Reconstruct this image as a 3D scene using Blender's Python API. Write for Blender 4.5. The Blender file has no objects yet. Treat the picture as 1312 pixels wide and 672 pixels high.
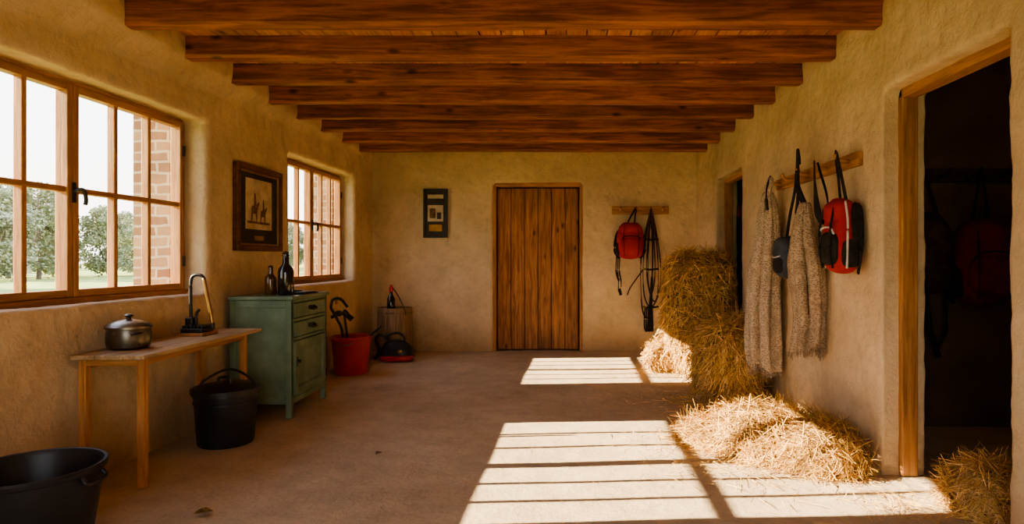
import bpy, math, random
from mathutils import Vector, Matrix, noise
random.seed(7)
S=bpy.context.scene
COL=S.collection
# ------------------------------------------------------------------ materials
def base(name):
    m=bpy.data.materials.new(name); m.use_nodes=True
    nt=m.node_tree; b=nt.nodes['Principled BSDF']
    return m,nt,b
def N(nt,t,**kw):
    n=nt.nodes.new(t)
    for k,v in kw.items(): setattr(n,k,v)
    return n
def ramp(nt,fac,p0,c0,p1,c1):
    r=N(nt,'ShaderNodeValToRGB'); e=r.color_ramp.elements
    e[0].position=p0; e[1].position=p1
    e[0].color=(*c0,1) if isinstance(c0,tuple) else (c0,c0,c0,1)
    e[1].color=(*c1,1) if isinstance(c1,tuple) else (c1,c1,c1,1)
    nt.links.new(fac,r.inputs['Fac']); return r.outputs['Color']
def mul(nt,a,b,f=1.0):
    mx=N(nt,'ShaderNodeMix',data_type='RGBA',blend_type='MULTIPLY'); mx.inputs['Factor'].default_value=f
    nt.links.new(a,mx.inputs['A']); nt.links.new(b,mx.inputs['B']); return mx.outputs['Result']
def nz(nt,vec,scale,detail=6,rough=.5,dist=0):
    n=N(nt,'ShaderNodeTexNoise'); n.inputs['Scale'].default_value=scale; n.inputs['Detail'].default_value=detail
    n.inputs['Roughness'].default_value=rough; n.inputs['Distortion'].default_value=dist
    nt.links.new(vec,n.inputs['Vector']); return n.outputs['Fac']
def bump(nt,h,st,dist,prev=None):
    b=N(nt,'ShaderNodeBump'); b.inputs['Strength'].default_value=st; b.inputs['Distance'].default_value=dist
    nt.links.new(h,b.inputs['Height'])
    if prev is not None: nt.links.new(prev,b.inputs['Normal'])
    return b.outputs['Normal']
def noisemat(name,c1,c2,scale=6,rough=.8,bump_=.2,bscale=30,metal=0,detail=6,tint=False,bdist=.01,spec=.3,lo=.35,hi=.65,coarse=None,**kw):
    if 'bump' in kw: bump_=kw['bump']
    m,nt,b=base(name); L=nt.links.new
    tc=N(nt,'ShaderNodeTexCoord'); vec=tc.outputs['Object']
    out=ramp(nt,nz(nt,vec,scale,detail),lo,c1,hi,c2)
    if coarse: out=mul(nt,out,ramp(nt,nz(nt,vec,coarse[0],4),.35,coarse[1],.62,1.0))
    if tint:
        a=N(nt,'ShaderNodeAttribute',attribute_name='tint'); out=mul(nt,out,a.outputs['Color'])
    L(out,b.inputs['Base Color'])
    b.inputs['Roughness'].default_value=rough; b.inputs['Metallic'].default_value=metal
    b.inputs['Specular IOR Level'].default_value=spec
    if bump_: L(bump(nt,nz(nt,vec,bscale,8),bump_,bdist),b.inputs['Normal'])
    return m
def woodmat(name,c1,c2,axis='x',rough=.55,tint=False,knots=True,bmp=.3,nscale=34):
    st={'x':(.07,1,1),'y':(1,.07,1),'z':(1,1,.07)}[axis]
    m,nt,b=base(name); L=nt.links.new
    tc=N(nt,'ShaderNodeTexCoord'); mp=N(nt,'ShaderNodeMapping'); mp.inputs['Scale'].default_value=st
    oi=N(nt,'ShaderNodeObjectInfo'); mu=N(nt,'ShaderNodeMath',operation='MULTIPLY'); mu.inputs[1].default_value=23
    ad=N(nt,'ShaderNodeVectorMath',operation='ADD')
    L(tc.outputs['Object'],mp.inputs['Vector']); L(oi.outputs['Random'],mu.inputs[0]); L(mp.outputs[0],ad.inputs[0]); L(mu.outputs[0],ad.inputs[1])
    n=nz(nt,ad.outputs[0],nscale,9,.6,.7)
    out=ramp(nt,n,.38,c1,.62,c2)
    out=mul(nt,out,ramp(nt,nz(nt,ad.outputs[0],nscale*3.2,4,.6),.30,.6,.50,1.0),.7)
    out=mul(nt,out,ramp(nt,nz(nt,tc.outputs['Object'],2.3,3),.35,.78,.65,1.0))
    if knots:
        mp2=N(nt,'ShaderNodeMapping'); mp2.inputs['Scale'].default_value=[{.07:.45}.get(s,1.0) for s in st]
        L(tc.outputs['Object'],mp2.inputs['Vector'])
        v=N(nt,'ShaderNodeTexVoronoi'); v.inputs['Scale'].default_value=7
        L(mp2.outputs[0],v.inputs['Vector'])
        out=mul(nt,out,ramp(nt,v.outputs['Distance'],.06,(.16,.11,.09),.17,1.0),.85)
    ov=N(nt,'ShaderNodeMath',operation='MULTIPLY_ADD'); ov.inputs[1].default_value=.35; ov.inputs[2].default_value=.8
    L(oi.outputs['Random'],ov.inputs[0]); out=mul(nt,out,ov.outputs[0])
    if tint:
        a=N(nt,'ShaderNodeAttribute',attribute_name='tint'); out=mul(nt,out,a.outputs['Color'])
    L(out,b.inputs['Base Color']); b.inputs['Roughness'].default_value=rough; b.inputs['Specular IOR Level'].default_value=.35
    L(bump(nt,n,bmp,.006),b.inputs['Normal'])
    return m
def plastermat(name,c1,c2,dirt=True):
    m,nt,b=base(name); L=nt.links.new
    tc=N(nt,'ShaderNodeTexCoord'); vec=tc.outputs['Object']
    out=ramp(nt,nz(nt,vec,2.6,10,.6),.33,c1,.68,c2)
    out=mul(nt,out,ramp(nt,nz(nt,vec,.9,4),.35,.84,.62,1.0))
    out=mul(nt,out,ramp(nt,nz(nt,vec,14,8,.65),.28,.75,.50,1.0),.6)
    if dirt:   # rising-damp grime near the floor, broken by noise
        s=N(nt,'ShaderNodeSeparateXYZ'); L(vec,s.inputs[0])
        a=N(nt,'ShaderNodeMath',operation='MULTIPLY_ADD'); a.inputs[1].default_value=.5
        L(nz(nt,vec,2.2,8,.6),a.inputs[0]); 
        ad=N(nt,'ShaderNodeMath',operation='ADD'); L(s.outputs[2],ad.inputs[0]); ad.inputs[1].default_value=-.25
        L(ad.outputs[0],a.inputs[2])
        out=mul(nt,out,ramp(nt,a.outputs[0],.0,(.72,.66,.58),.45,1.0))
    L(out,b.inputs['Base Color']); b.inputs['Roughness'].default_value=.95; b.inputs['Specular IOR Level'].default_value=.1
    n1=bump(nt,nz(nt,vec,5,6,.55),.55,.05)
    n2=bump(nt,nz(nt,vec,22,8,.65),.6,.014,n1)
    n3=bump(nt,nz(nt,vec,70,5,.6),.35,.005,n2)
    L(n3,b.inputs['Normal']); return m
def floormat(name):
    m,nt,b=base(name); L=nt.links.new
    tc=N(nt,'ShaderNodeTexCoord'); vec=tc.outputs['Object']
    out=ramp(nt,nz(nt,vec,1.5,12,.60),.30,(.50,.395,.27),.68,(.66,.54,.385))
    out=mul(nt,out,ramp(nt,nz(nt,vec,5.5,8,.6),.33,.84,.60,1.0))
    out=mul(nt,out,ramp(nt,nz(nt,vec,34,8,.7),.30,.70,.50,1.0),.6)
    out=mul(nt,out,ramp(nt,nz(nt,vec,120,3,.7),.30,.55,.42,1.0),.5)
    L(out,b.inputs['Base Color']); b.inputs['Roughness'].default_value=.9; b.inputs['Specular IOR Level'].default_value=.15
    n1=bump(nt,nz(nt,vec,7,8,.6),.35,.03); n2=bump(nt,nz(nt,vec,45,8,.7),.45,.008,n1)
    L(n2,b.inputs['Normal']); return m
M={}
M['plaster']=plastermat('plaster_warm',(.60,.45,.285),(.76,.59,.395))
M['floor']=floormat('dusty_concrete')
M['beam']=woodmat('beam_wood',(.19,.058,.019),(.46,.165,.055),'x',rough=.5,nscale=30)
M['plank']=woodmat('ceiling_planks',(.48,.20,.068),(.72,.35,.13),'y',rough=.55,tint=True)
M['door']=woodmat('door_wood',(.26,.105,.038),(.52,.24,.095),'z',rough=.55)
M['trimz']=woodmat('frame_wood_z',(.38,.17,.058),(.56,.285,.115),'z',knots=False)
M['trimy']=woodmat('frame_wood_y',(.38,.17,.058),(.56,.285,.115),'y',knots=False)
M['trimx']=woodmat('frame_wood_x',(.38,.17,.058),(.56,.285,.115),'x',knots=False)
M['tabletop']=woodmat('table_top_wood',(.48,.32,.17),(.68,.50,.31),'y',knots=False)
M['dark']=noisemat('black_metal',(.012,.011,.010),(.03,.027,.025),scale=12,rough=.42,bump=.1,spec=.5)
M['plastic']=noisemat('black_rubber',(.010,.011,.013),(.022,.022,.026),scale=8,rough=.42,bump=.08,spec=.5)
M['strap']=noisemat('black_webbing',(.010,.009,.009),(.03,.026,.024),scale=40,rough=.8,bump=.3,bscale=200)
M['leather']=noisemat('dark_leather',(.03,.015,.01),(.07,.035,.02),scale=20,rough=.5,bump=.2,bscale=80)
M['red']=noisemat('red_fabric',(.32,.013,.011),(.46,.024,.019),scale=10,rough=.75,bump=.3,bscale=60)
M['maroon']=noisemat('maroon_fabric',(.13,.010,.008),(.22,.016,.012),scale=10,rough=.8,bump=.3,bscale=60)
M['redpl']=noisemat('red_plastic',(.36,.015,.012),(.46,.022,.018),scale=5,rough=.35,bump=.05,spec=.5)
M['green']=noisemat('green_paint',(.14,.205,.135),(.23,.305,.21),scale=5,rough=.55,bump=.2,bscale=25,coarse=(9,.78),bdist=.004)
M['pot']=noisemat('pewter',(.12,.11,.10),(.28,.25,.22),scale=9,rough=.33,bump=.15,metal=.9,bscale=20)
M['brass']=noisemat('brass',(.35,.20,.06),(.5,.3,.1),scale=9,rough=.35,metal=.9,bump=.1)
M['grey']=noisemat('slate_fabric',(.035,.045,.06),(.07,.085,.11),scale=14,rough=.8,bump=.3,bscale=80)
M['white']=noisemat('off_white_trim',(.5,.48,.44),(.65,.62,.58),scale=14,rough=.8,bump=.1)
M['paper']=noisemat('aged_print',(.44,.34,.22),(.62,.50,.34),scale=9,rough=.8,bump=0,lo=.4,hi=.6)
M['mount']=noisemat('dark_mount',(.035,.03,.028),(.06,.05,.045),scale=9,rough=.6,bump=0)
M['frame']=woodmat('picture_frame_wood',(.09,.032,.014),(.20,.08,.03),'y',knots=False,rough=.4)
M['ink']=noisemat('brown_ink',(.10,.06,.035),(.2,.12,.07),scale=30,rough=.8,bump=0)
M['hay']=noisemat('hay_strands',(.62,.40,.14),(.86,.61,.27),scale=20,rough=.85,bump=0,tint=True,spec=.15)
M['haycore']=noisemat('hay_core',(.12,.07,.022),(.38,.235,.085),scale=35,rough=.95,bump=1,bscale=60,spec=.1,bdist=.03)
M['grass']=noisemat('meadow_grass',(.20,.25,.06),(.34,.38,.12),scale=.8,rough=1,bump=0)
M['leaf']=noisemat('hazed_foliage',(.26,.28,.18),(.40,.41,.29),scale=.5,rough=1,bump=0,tint=True)  # distance haze mixed into the leaf colour as a pale grey-green
M['bark']=noisemat('bark',(.16,.13,.1),(.26,.21,.17),scale=6,rough=1,bump=.3)
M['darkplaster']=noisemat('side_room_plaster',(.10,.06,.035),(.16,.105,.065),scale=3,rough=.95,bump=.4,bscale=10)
M['barrel']=woodmat('barrel_wood',(.18,.11,.06),(.34,.22,.125),'z',knots=False)
def glassmat(name,col,t=.9,rough=.02):
    m,nt,b=base(name); nt.nodes.remove(b); L=nt.links.new
    o=nt.nodes['Material Output']; tr=N(nt,'ShaderNodeBsdfTransparent'); tr.inputs[0].default_value=(*col,1)
    g=N(nt,'ShaderNodeBsdfGlossy'); g.inputs['Roughness'].default_value=rough
    mx=N(nt,'ShaderNodeMixShader'); mx.inputs[0].default_value=1-t
    L(tr.outputs[0],mx.inputs[1]); L(g.outputs[0],mx.inputs[2]); L(mx.outputs[0],o.inputs['Surface']); return m
M['glass']=glassmat('window_glass',(.98,.99,.99),.97)
def bottlemat(nm,c):
    m,nt,b=base(nm); b.inputs['Base Color'].default_value=(*c,1); b.inputs['Roughness'].default_value=.12
    b.inputs['Coat Weight'].default_value=.5; return m
M['bottle']=bottlemat('dark_bottle_glass',(.012,.012,.010))
M['amber']=bottlemat('amber_bottle_glass',(.10,.045,.01))
def brick():
    m,nt,b=base('old_brick'); L=nt.links.new
    tc=N(nt,'ShaderNodeTexCoord'); s=N(nt,'ShaderNodeSeparateXYZ'); L(tc.outputs['Object'],s.inputs[0])
    a=N(nt,'ShaderNodeMath',operation='ADD'); L(s.outputs[0],a.inputs[0]); L(s.outputs[1],a.inputs[1])
    c=N(nt,'ShaderNodeCombineXYZ'); L(a.outputs[0],c.inputs[0]); L(s.outputs[2],c.inputs[1])
    br=N(nt,'ShaderNodeTexBrick'); br.inputs['Scale'].default_value=1; br.inputs['Brick Width'].default_value=.17; br.inputs['Row Height'].default_value=.072
    br.inputs['Mortar Size'].default_value=.009; br.inputs['Color1'].default_value=(.26,.13,.07,1); br.inputs['Color2'].default_value=(.46,.31,.18,1); br.inputs['Mortar'].default_value=(.50,.42,.31,1)
    nn=N(nt,'ShaderNodeTexNoise'); nn.inputs['Scale'].default_value=7; L(c.outputs[0],nn.inputs['Vector'])
    vm=N(nt,'ShaderNodeMix',data_type='RGBA',blend_type='LINEAR_LIGHT'); vm.inputs['Factor'].default_value=.02
    L(c.outputs[0],vm.inputs['A']); L(nn.outputs['Color'],vm.inputs['B'])
    L(vm.outputs['Result'],br.inputs['Vector'])
    L(mul(nt,br.outputs['Color'],nn.outputs['Fac'],.5),b.inputs['Base Color']); b.inputs['Roughness'].default_value=.95
    bp=N(nt,'ShaderNodeBump'); bp.inputs['Strength'].default_value=.8; bp.inputs['Distance'].default_value=.012; bp.invert=True
    L(br.outputs['Fac'],bp.inputs['Height']); L(bp.outputs['Normal'],b.inputs['Normal']); return m
M['brick']=brick()
def knit(name,c1,c2,c3):
    m,nt,b=base(name); L=nt.links.new
    tc=N(nt,'ShaderNodeTexCoord'); v=N(nt,'ShaderNodeTexVoronoi'); v.inputs['Scale'].default_value=60
    mp=N(nt,'ShaderNodeMapping'); mp.inputs['Scale'].default_value=(1,1,1.6)
    L(tc.outputs['Object'],mp.inputs[0]); L(mp.outputs[0],v.inputs['Vector'])
    a=ramp(nt,v.outputs['Distance'],.1,c2,.6,c1)
    f=ramp(nt,nz(nt,tc.outputs['Object'],9,3),.5,0.0,.75,1.0)
    mx=N(nt,'ShaderNodeMix',data_type='RGBA'); L(f,mx.inputs['Factor']); L(a,mx.inputs['A']); mx.inputs['B'].default_value=(*c3,1)
    L(mx.outputs['Result'],b.inputs['Base Color']); b.inputs['Roughness'].default_value=.95; b.inputs['Specular IOR Level'].default_value=.1
    L(bump(nt,v.outputs['Distance'],.8,.008),b.inputs['Normal']); return m
M['knit1']=knit('cream_knit',(.60,.48,.36),(.26,.20,.14),(.38,.30,.21))
M['knit2']=knit('oat_knit',(.50,.38,.27),(.20,.15,.10),(.30,.22,.15))
# ------------------------------------------------------------------ mesh helpers
def mesh(name,verts,faces,mat,smooth=False,tints=None):
    me=bpy.data.meshes.new(name); me.from_pydata([tuple(v) for v in verts],[],faces); me.update()
    ob=bpy.data.objects.new(name,me); COL.objects.link(ob); me.materials.append(mat)
    if smooth: me.polygons.foreach_set('use_smooth',[True]*len(me.polygons))
    if tints is not None:
        at=me.color_attributes.new('tint','FLOAT_COLOR','POINT')
        flat=[]
        for t in tints: flat.extend((t[0],t[1],t[2],1) if isinstance(t,tuple) else (t,t,t,1))
        at.data.foreach_set('color',flat)
    return ob
BF=[(0,3,2,1),(4,5,6,7),(0,1,5,4),(1,2,6,5),(2,3,7,6),(3,0,4,7)]
def boxv(x0,x1,y0,y1,z0,z1):
    return [(x0,y0,z0),(x1,y0,z0),(x1,y1,z0),(x0,y1,z0),(x0,y0,z1),(x1,y0,z1),(x1,y1,z1),(x0,y1,z1)]
def boxes(name,bl,mat,bevel=0,seg=2,tints=None,extra=None):
    V=[];F=[];T=[]
    for i,b in enumerate(bl):
        o=len(V); V+=boxv(*b); F+=[tuple(o+k for k in f) for f in BF]
        if tints: T+=[tints[i]]*8
    if extra:
        o=len(V); V+=extra[0]; F+=[tuple(o+k for k in f) for f in extra[1]]
    ob=mesh(name,V,F,mat,tints=T if tints else None)
    if bevel:
        m=ob.modifiers.new('bevel','BEVEL'); m.width=bevel; m.segments=seg; m.limit_method='ANGLE'
    return ob
def box(name,x0,x1,y0,y1,z0,z1,mat,bevel=.004,seg=2): return boxes(name,[(x0,x1,y0,y1,z0,z1)],mat,bevel,seg)
def lathe(name,prof,c,mat,seg=48,smooth=True,sx=1,sy=1):
    V=[];F=[]
    for r,z in prof:
        for i in range(seg):
            a=2*math.pi*i/seg; V.append((c[0]+r*sx*math.cos(a),c[1]+r*sy*math.sin(a),c[2]+z))
    for j in range(len(prof)-1):
        for i in range(seg):
            k=(i+1)%seg; F.append((j*seg+i,j*seg+k,(j+1)*seg+k,(j+1)*seg+i))
    if prof[0][0]>1e-4: F.append(tuple(reversed(range(seg))))
    if prof[-1][0]>1e-4: F.append(tuple((len(prof)-1)*seg+i for i in range(seg)))
    ob=mesh(name,V,F,mat,smooth)
    if smooth:
        m=ob.modifiers.new('es','EDGE_SPLIT'); m.split_angle=math.radians(40)
    return ob
def spline(pts,n=8):
    P=[Vector(p) for p in pts]; out=[]
    Q=[P[0]*2-P[1]]+P+[P[-1]*2-P[-2]]
    for i in range(1,len(Q)-2):
        a,b,c,d=Q[i-1:i+3]
        for k in range(n):
            t=k/n
            out.append(.5*((2*b)+(c-a)*t+(2*a-5*b+4*c-d)*t*t+(3*b-a-3*c+d)*t**3))
    out.append(P[-1]); return out
def tube(name,pts,r,mat,n=8,seg=10,flat=1,up=(0,0,1),smoothpts=True,closed=False):
    P=spline(pts,n) if smoothpts else [Vector(p) for p in pts]
    V=[];F=[]; U=Vector(up)
    for i,p in enumerate(P):
        t=(P[min(i+1,len(P)-1)]-P[max(i-1,0)]).normalized()
        s=t.cross(U)
        if s.length<.05: s=t.cross(Vector((.3,1,.2)))
        s.normalize(); u=s.cross(t).normalized()
        rr=r(i/(len(P)-1)) if callable(r) else r
        for k in range(seg):
            a=2*math.pi*k/seg; V.append(p+s*math.cos(a)*rr*flat+u*math.sin(a)*rr)
    for i in range(len(P)-1):
        for k in range(seg):
            q=(k+1)%seg; F.append((i*seg+k,i*seg+q,(i+1)*seg+q,(i+1)*seg+k))
    F.append(tuple(reversed(range(seg)))); F.append(tuple((len(P)-1)*seg+k for k in range(seg)))
    return mesh(name,V,F,mat,True)
def blob(name,c,rad,mat,p=3,seg=28,rings=20,wob=.03,taper=0,ws=4,noz=None):
    V=[];F=[]
    for j in range(rings+1):
        ph=-math.pi/2+math.pi*j/rings
        for i in range(seg):
            th=2*math.pi*i/seg
            d=Vector((math.cos(ph)*math.cos(th),math.cos(ph)*math.sin(th),math.sin(ph)))
            s=(abs(d.x)**p+abs(d.y)**p+abs(d.z)**p)**(-1/p)
            q=d*s; k=1+taper*q.z
            v=Vector((q.x*rad[0]*k,q.y*rad[1]*k,q.z*rad[2]))
            w=Vector(c)+v; f=1+wob*noise.noise(w*ws*3)
            w=Vector(c)+v*f
            V.append(w)
    for j in range(rings):
        for i in range(seg):
            k=(i+1)%seg; F.append((j*seg+i,j*seg+k,(j+1)*seg+k,(j+1)*seg+i))
    return mesh(name,V,F,mat,True)
PIV=Vector((-2.29,7.69,0))
SK=Matrix.Translation(PIV)@Matrix.Rotation(-math.radians(1.78),4,'Z')@Matrix.Translation(-PIV)
def group(name,parts,loc,skew=False):
    e=bpy.data.objects.new(name,None); e.empty_display_size=.1; COL.objects.link(e)
    T=Matrix.Translation(Vector(loc)); e.matrix_basis=(SK@T) if skew else T
    for p in parts:
        p.parent=e; p.matrix_parent_inverse=T.inverted()
    return e
# ------------------------------------------------------------------ plaster walls
def plasterwall(name,axis,a,b,u0,u1,z0,z1,ops,mat,voxel=.022,skew=False,amp=.02,extra=None):
    cuts=sorted(ops); bl=[]; cur=u0
    for (p,q,lo,hi) in cuts:
        bl.append((cur,p,z0,z1))
        if lo>z0: bl.append((p-.06,q+.06,z0,lo))
        if hi<z1: bl.append((p-.06,q+.06,hi,z1))
        cur=q
    bl.append((cur,u1,z0,z1))
    B=[(a,b,p,q,l,h) if axis=='x' else (p,q,a,b,l,h) for p,q,l,h in bl]
    ob=boxes(name,B,mat,extra=extra)
    r=ob.modifiers.new('remesh','REMESH'); r.mode='VOXEL'; r.voxel_size=voxel; r.use_smooth_shade=True
    sm=ob.modifiers.new('smooth','SMOOTH'); sm.factor=.5; sm.iterations=1
    for nm,sc,st in (('lump',.5,amp),('fine',.09,amp*.65)):
        t=bpy.data.textures.new(name+nm,'CLOUDS'); t.noise_scale=sc; t.noise_depth=2
        d=ob.modifiers.new(nm,'DISPLACE'); d.texture=t; d.strength=st; d.mid_level=.5; d.texture_coords='GLOBAL'
    if skew: ob.matrix_basis=SK
    return ob
W1=(2.47,4.27,.905,2.09); W2=(5.47,7.10,.90,2.08); W_BOUNCE=(-.3,1.35,.905,2.09)  # last opening lies out of view, added for bounce light
EV=[];yy0,yy1=-1.45,7.9
for y,off in ((yy0,.285),(yy1,.005)):
    EV+=[(-2.42,y,2.13),(-2.292,y,2.15),(-2.29+off,y,2.39),(-2.29+off,y,2.615),(-2.42,y,2.615)]
EF=[(4,3,2,1,0),(5,6,7,8,9)]+[(k,(k+1)%5,5+(k+1)%5,5+k) for k in range(5)]
plasterwall('wall_left','x',-2.53,-2.29,-1.5,7.95,-.05,2.62,[W_BOUNCE,W1,W2],M['plaster'],skew=True,extra=(EV,EF))
D2=(2.37,3.30,-.05,2.03); D3=(5.82,6.77,-.05,2.0)
plasterwall('wall_right','x',1.71,1.95,-1.5,7.95,-.05,2.62,[D2,D3],M['plaster'])
plasterwall('wall_back','y',7.69,7.95,-2.6,2.0,-.05,2.62,[(-.80,.30,-.05,2.07)],M['plaster'])
plasterwall('wall_rear','y',-1.7,-1.45,-2.9,2.1,-.05,2.62,[(-1.5,.7,-.05,2.2)],M['plaster'],voxel=.04)  # unseen doorway cut behind the camera, added to let in sky fill
def brickouter():
    cur=-1.8; bl=[]
    for (p,q,lo,hi) in (W_BOUNCE,W1,W2):
        p-=.06; q-=.015; lo-=.1; hi+=.17
        bl+=[(-2.80,-2.545,cur,p,-.5,2.9),(-2.80,-2.545,p,q,-.5,lo),(-2.80,-2.545,p,q,hi,2.9)]; cur=q
    bl.append((-2.80,-2.545,cur,8.2,-.5,2.9))
    o=boxes('wall_left_exterior',bl,M['brick']); o.matrix_basis=SK
brickouter()
def floor():
    n=60; V=[];F=[]
    for j in range(n+1):
        for i in range(n+1):
            x=-2.9+7.2*i/n; y=-1.7+9.9*j/n
            V.append((x,y,.006*noise.noise(Vector((x,y,0))*1.3)-.003))
    for j in range(n):
        for i in range(n):
            a=j*(n+1)+i; F.append((a,a+1,a+n+2,a+n+1))
    mesh('floor',V,F,M['floor'],True)
floor()
pl=[];tt=[]
x=-2.75; 
while x<2.0:
    w=random.uniform(.12,.15); pl.append((x,x+w-.008,-1.6,7.95,2.512,2.535))
    t=random.uniform(.7,1.15); tt.append((t,t*random.uniform(.92,1.05),t*random.uniform(.85,1.1))); x+=w
pl.append((-2.78,2.05,-1.6,7.98,2.55,2.60)); tt.append((.3,.3,.3))
boxes('ceiling',pl,M['plank'],tints=tt)
box('roof_slab',-3.0,4.4,-1.8,8.3,2.63,2.75,M['darkplaster'])
def beam(y):
    n=70
    V=[];F=[]; x0,x1=-2.50,1.80; w=.105; h=.135; zb=2.378
    for i in range(n+1):
        x=x0+(x1-x0)*i/n
        sec=[(0,.016),(.016,0),(w-.016,0),(w,.016),(w,h),(0,h)]
        for (a,b) in sec:
            p=Vector((x,y+a,zb+b)); d=noise.noise(Vector((x*1.1,y*7,b*9)))*.012; e=noise.noise(Vector((x*5,y*3+a*40,b*30)))*.005
            V.append((p.x,p.y+d+e,p.z+(.8*e+.008*noise.noise(Vector((x*.9,y*5,3))) if b<.1 else 0)))
    for i in range(n):
        for k in range(6):
            q=(k+1)%6; F.append((i*6+k,(i+1)*6+k,(i+1)*6+q,i*6+q))
    F.append(tuple(range(6))); F.append(tuple(reversed([n*6+k for k in range(6)])))
    return mesh('ceiling_beam',V,F,M['beam'])
for y in (-.55,0,.55,1.1,1.65,2.2,2.75,3.29,3.83,4.38,4.92,5.46,6.02,6.60,7.15): beam(y)
# ------------------------------------------------------------------ windows
def window(idx,W,cas):
    y0,y1,z0,z1=W; parts=[]; xa,xb=-2.52,-2.455
    fw=.035
    parts.append(boxes('outer_frame',[(xa,xb,y0-.02,y0+fw,z0-.02,z1+.02),(xa,xb,y1-fw,y1+.02,z0-.02,z1+.02)],M['trimz'],.004))
    parts.append(boxes('outer_rails',[(xa,xb,y0,y1,z1-.03,z1+.02),(xa,xb+.03,y0,y1,z0-.02,z0+.03)],M['trimy'],.004))
    ca,cb=-2.505,-2.435
    for k,(p,q,n) in enumerate(cas):
        s=.036
        parts.append(boxes('casement_stiles_%d'%k,[(ca,cb,p,p+s,z0+.03,z1-.022),(ca,cb,q-s,q,z0+.03,z1-.022)],M['trimz'],.005))
        parts.append(boxes('casement_rails_%d'%k,[(ca+.004,cb-.004,p+s,q-s,z1-.062,z1-.024),(ca+.004,cb-.004,p+s,q-s,z0+.031,z0+.072)],M['trimy'],.005))
        zm=(z0+z1)/2+.01
        parts.append(boxes('muntin_rail_%d'%k,[(ca+.010,cb-.010,p+s,q-s,zm-.015,zm+.015)],M['trimy'],.004))
        mv=[]
        for i in range(1,n):
            yy=p+s+(q-p-2*s)*i/n; mv.append((ca+.012,cb-.012,yy-.014,yy+.014,z0+.07,z1-.058))
        parts.append(boxes('muntins_%d'%k,mv,M['trimz'],.004))
        parts.append(boxes('glass_%d'%k,[(ca+.030,ca+.033,p+s,q-s,z0+.07,z1-.058)],M['glass']))
    ym=cas[0][1]+.0; zz=(z0+z1)/2
    parts.append(box('latch_plate',cb,cb+.008,ym-.012,ym+.014,zz-.06,zz+.05,M['dark']))
    parts.append(tube('latch_handle',[(cb+.005,ym,zz+.0),(cb+.035,ym,zz+.01),(cb+.05,ym+.01,zz+.005),(cb+.05,ym+.025,zz-.04),(cb+.045,ym+.025,zz-.07)],.010,M['dark']))
    for zz in (z0+.22,z1-.22):
        parts.append(lathe('hinge',[(.008,-.035),(.008,.035)],(cb+.004,y1-fw-.006,zz),M['dark'],12))
    group('window_%d'%idx,parts,(-2.48,(y0+y1)/2,z0),True)
window(1,W1,[(2.505,3.305,3),(3.31,4.235,3)])
window(2,W2,[(5.505,6.285,3),(6.29,7.065,3)])
window(3,W_BOUNCE,[(-.265,.515,3),(.52,1.315,3)])  # unseen window beside the camera, added to bounce warm sun inside
# ------------------------------------------------------------------ doors
parts=[]
n=6; x0=-.755; wd=1.01/n; rr=random.Random(3)
for i in range(n):
    a=x0+wd*i; parts.append(box('plank_%d'%(i+1),a+.003,a+wd-.003,7.795+rr.uniform(-.003,.003),7.83,.012,2.02,M['door'],.006))
parts.append(box('door_ledge_top',-.75,.25,7.83,7.86,1.6,1.72,M['door']))
parts.append(box('door_ledge_bottom',-.75,.25,7.83,7.86,.3,.42,M['door']))
group('door_1',parts,(-.25,7.81,0))
group('trim_1',[boxes('posts',[(-.81,-.765,7.70,7.86,0,2.08),(.265,.31,7.70,7.86,0,2.08)],M['trimz'],.006),box('head',-.81,.31,7.70,7.86,2.035,2.085,M['trimx'],.006)],(-.25,7.78,0))
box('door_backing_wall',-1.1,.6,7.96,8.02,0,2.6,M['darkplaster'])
def doorframe(i,y0,y1,z):
    group('trim_%d'%i,[boxes('jambs',[(1.80,1.885,y1-.035,y1+.02,0,z+.01),(1.80,1.885,y0-.02,y0+.035,0,z+.01)],M['trimz'],.006),
      box('head',1.80,1.885,y0-.02,y1+.02,z-.045,z+.02,M['trimy'],.006)],(1.84,(y0+y1)/2,0))
doorframe(2,2.37,3.30,2.03); doorframe(3,5.82,6.77,2.0)
boxes('wall_side_room',[(4.1,4.3,-1.6,8.0,-.05,2.62),(1.95,4.2,7.9,8.1,-.05,2.62),(1.955,4.2,4.25,4.35,-.05,2.62),(1.955,4.2,1.2,1.3,-.05,2.62)],M['darkplaster'])
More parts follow.
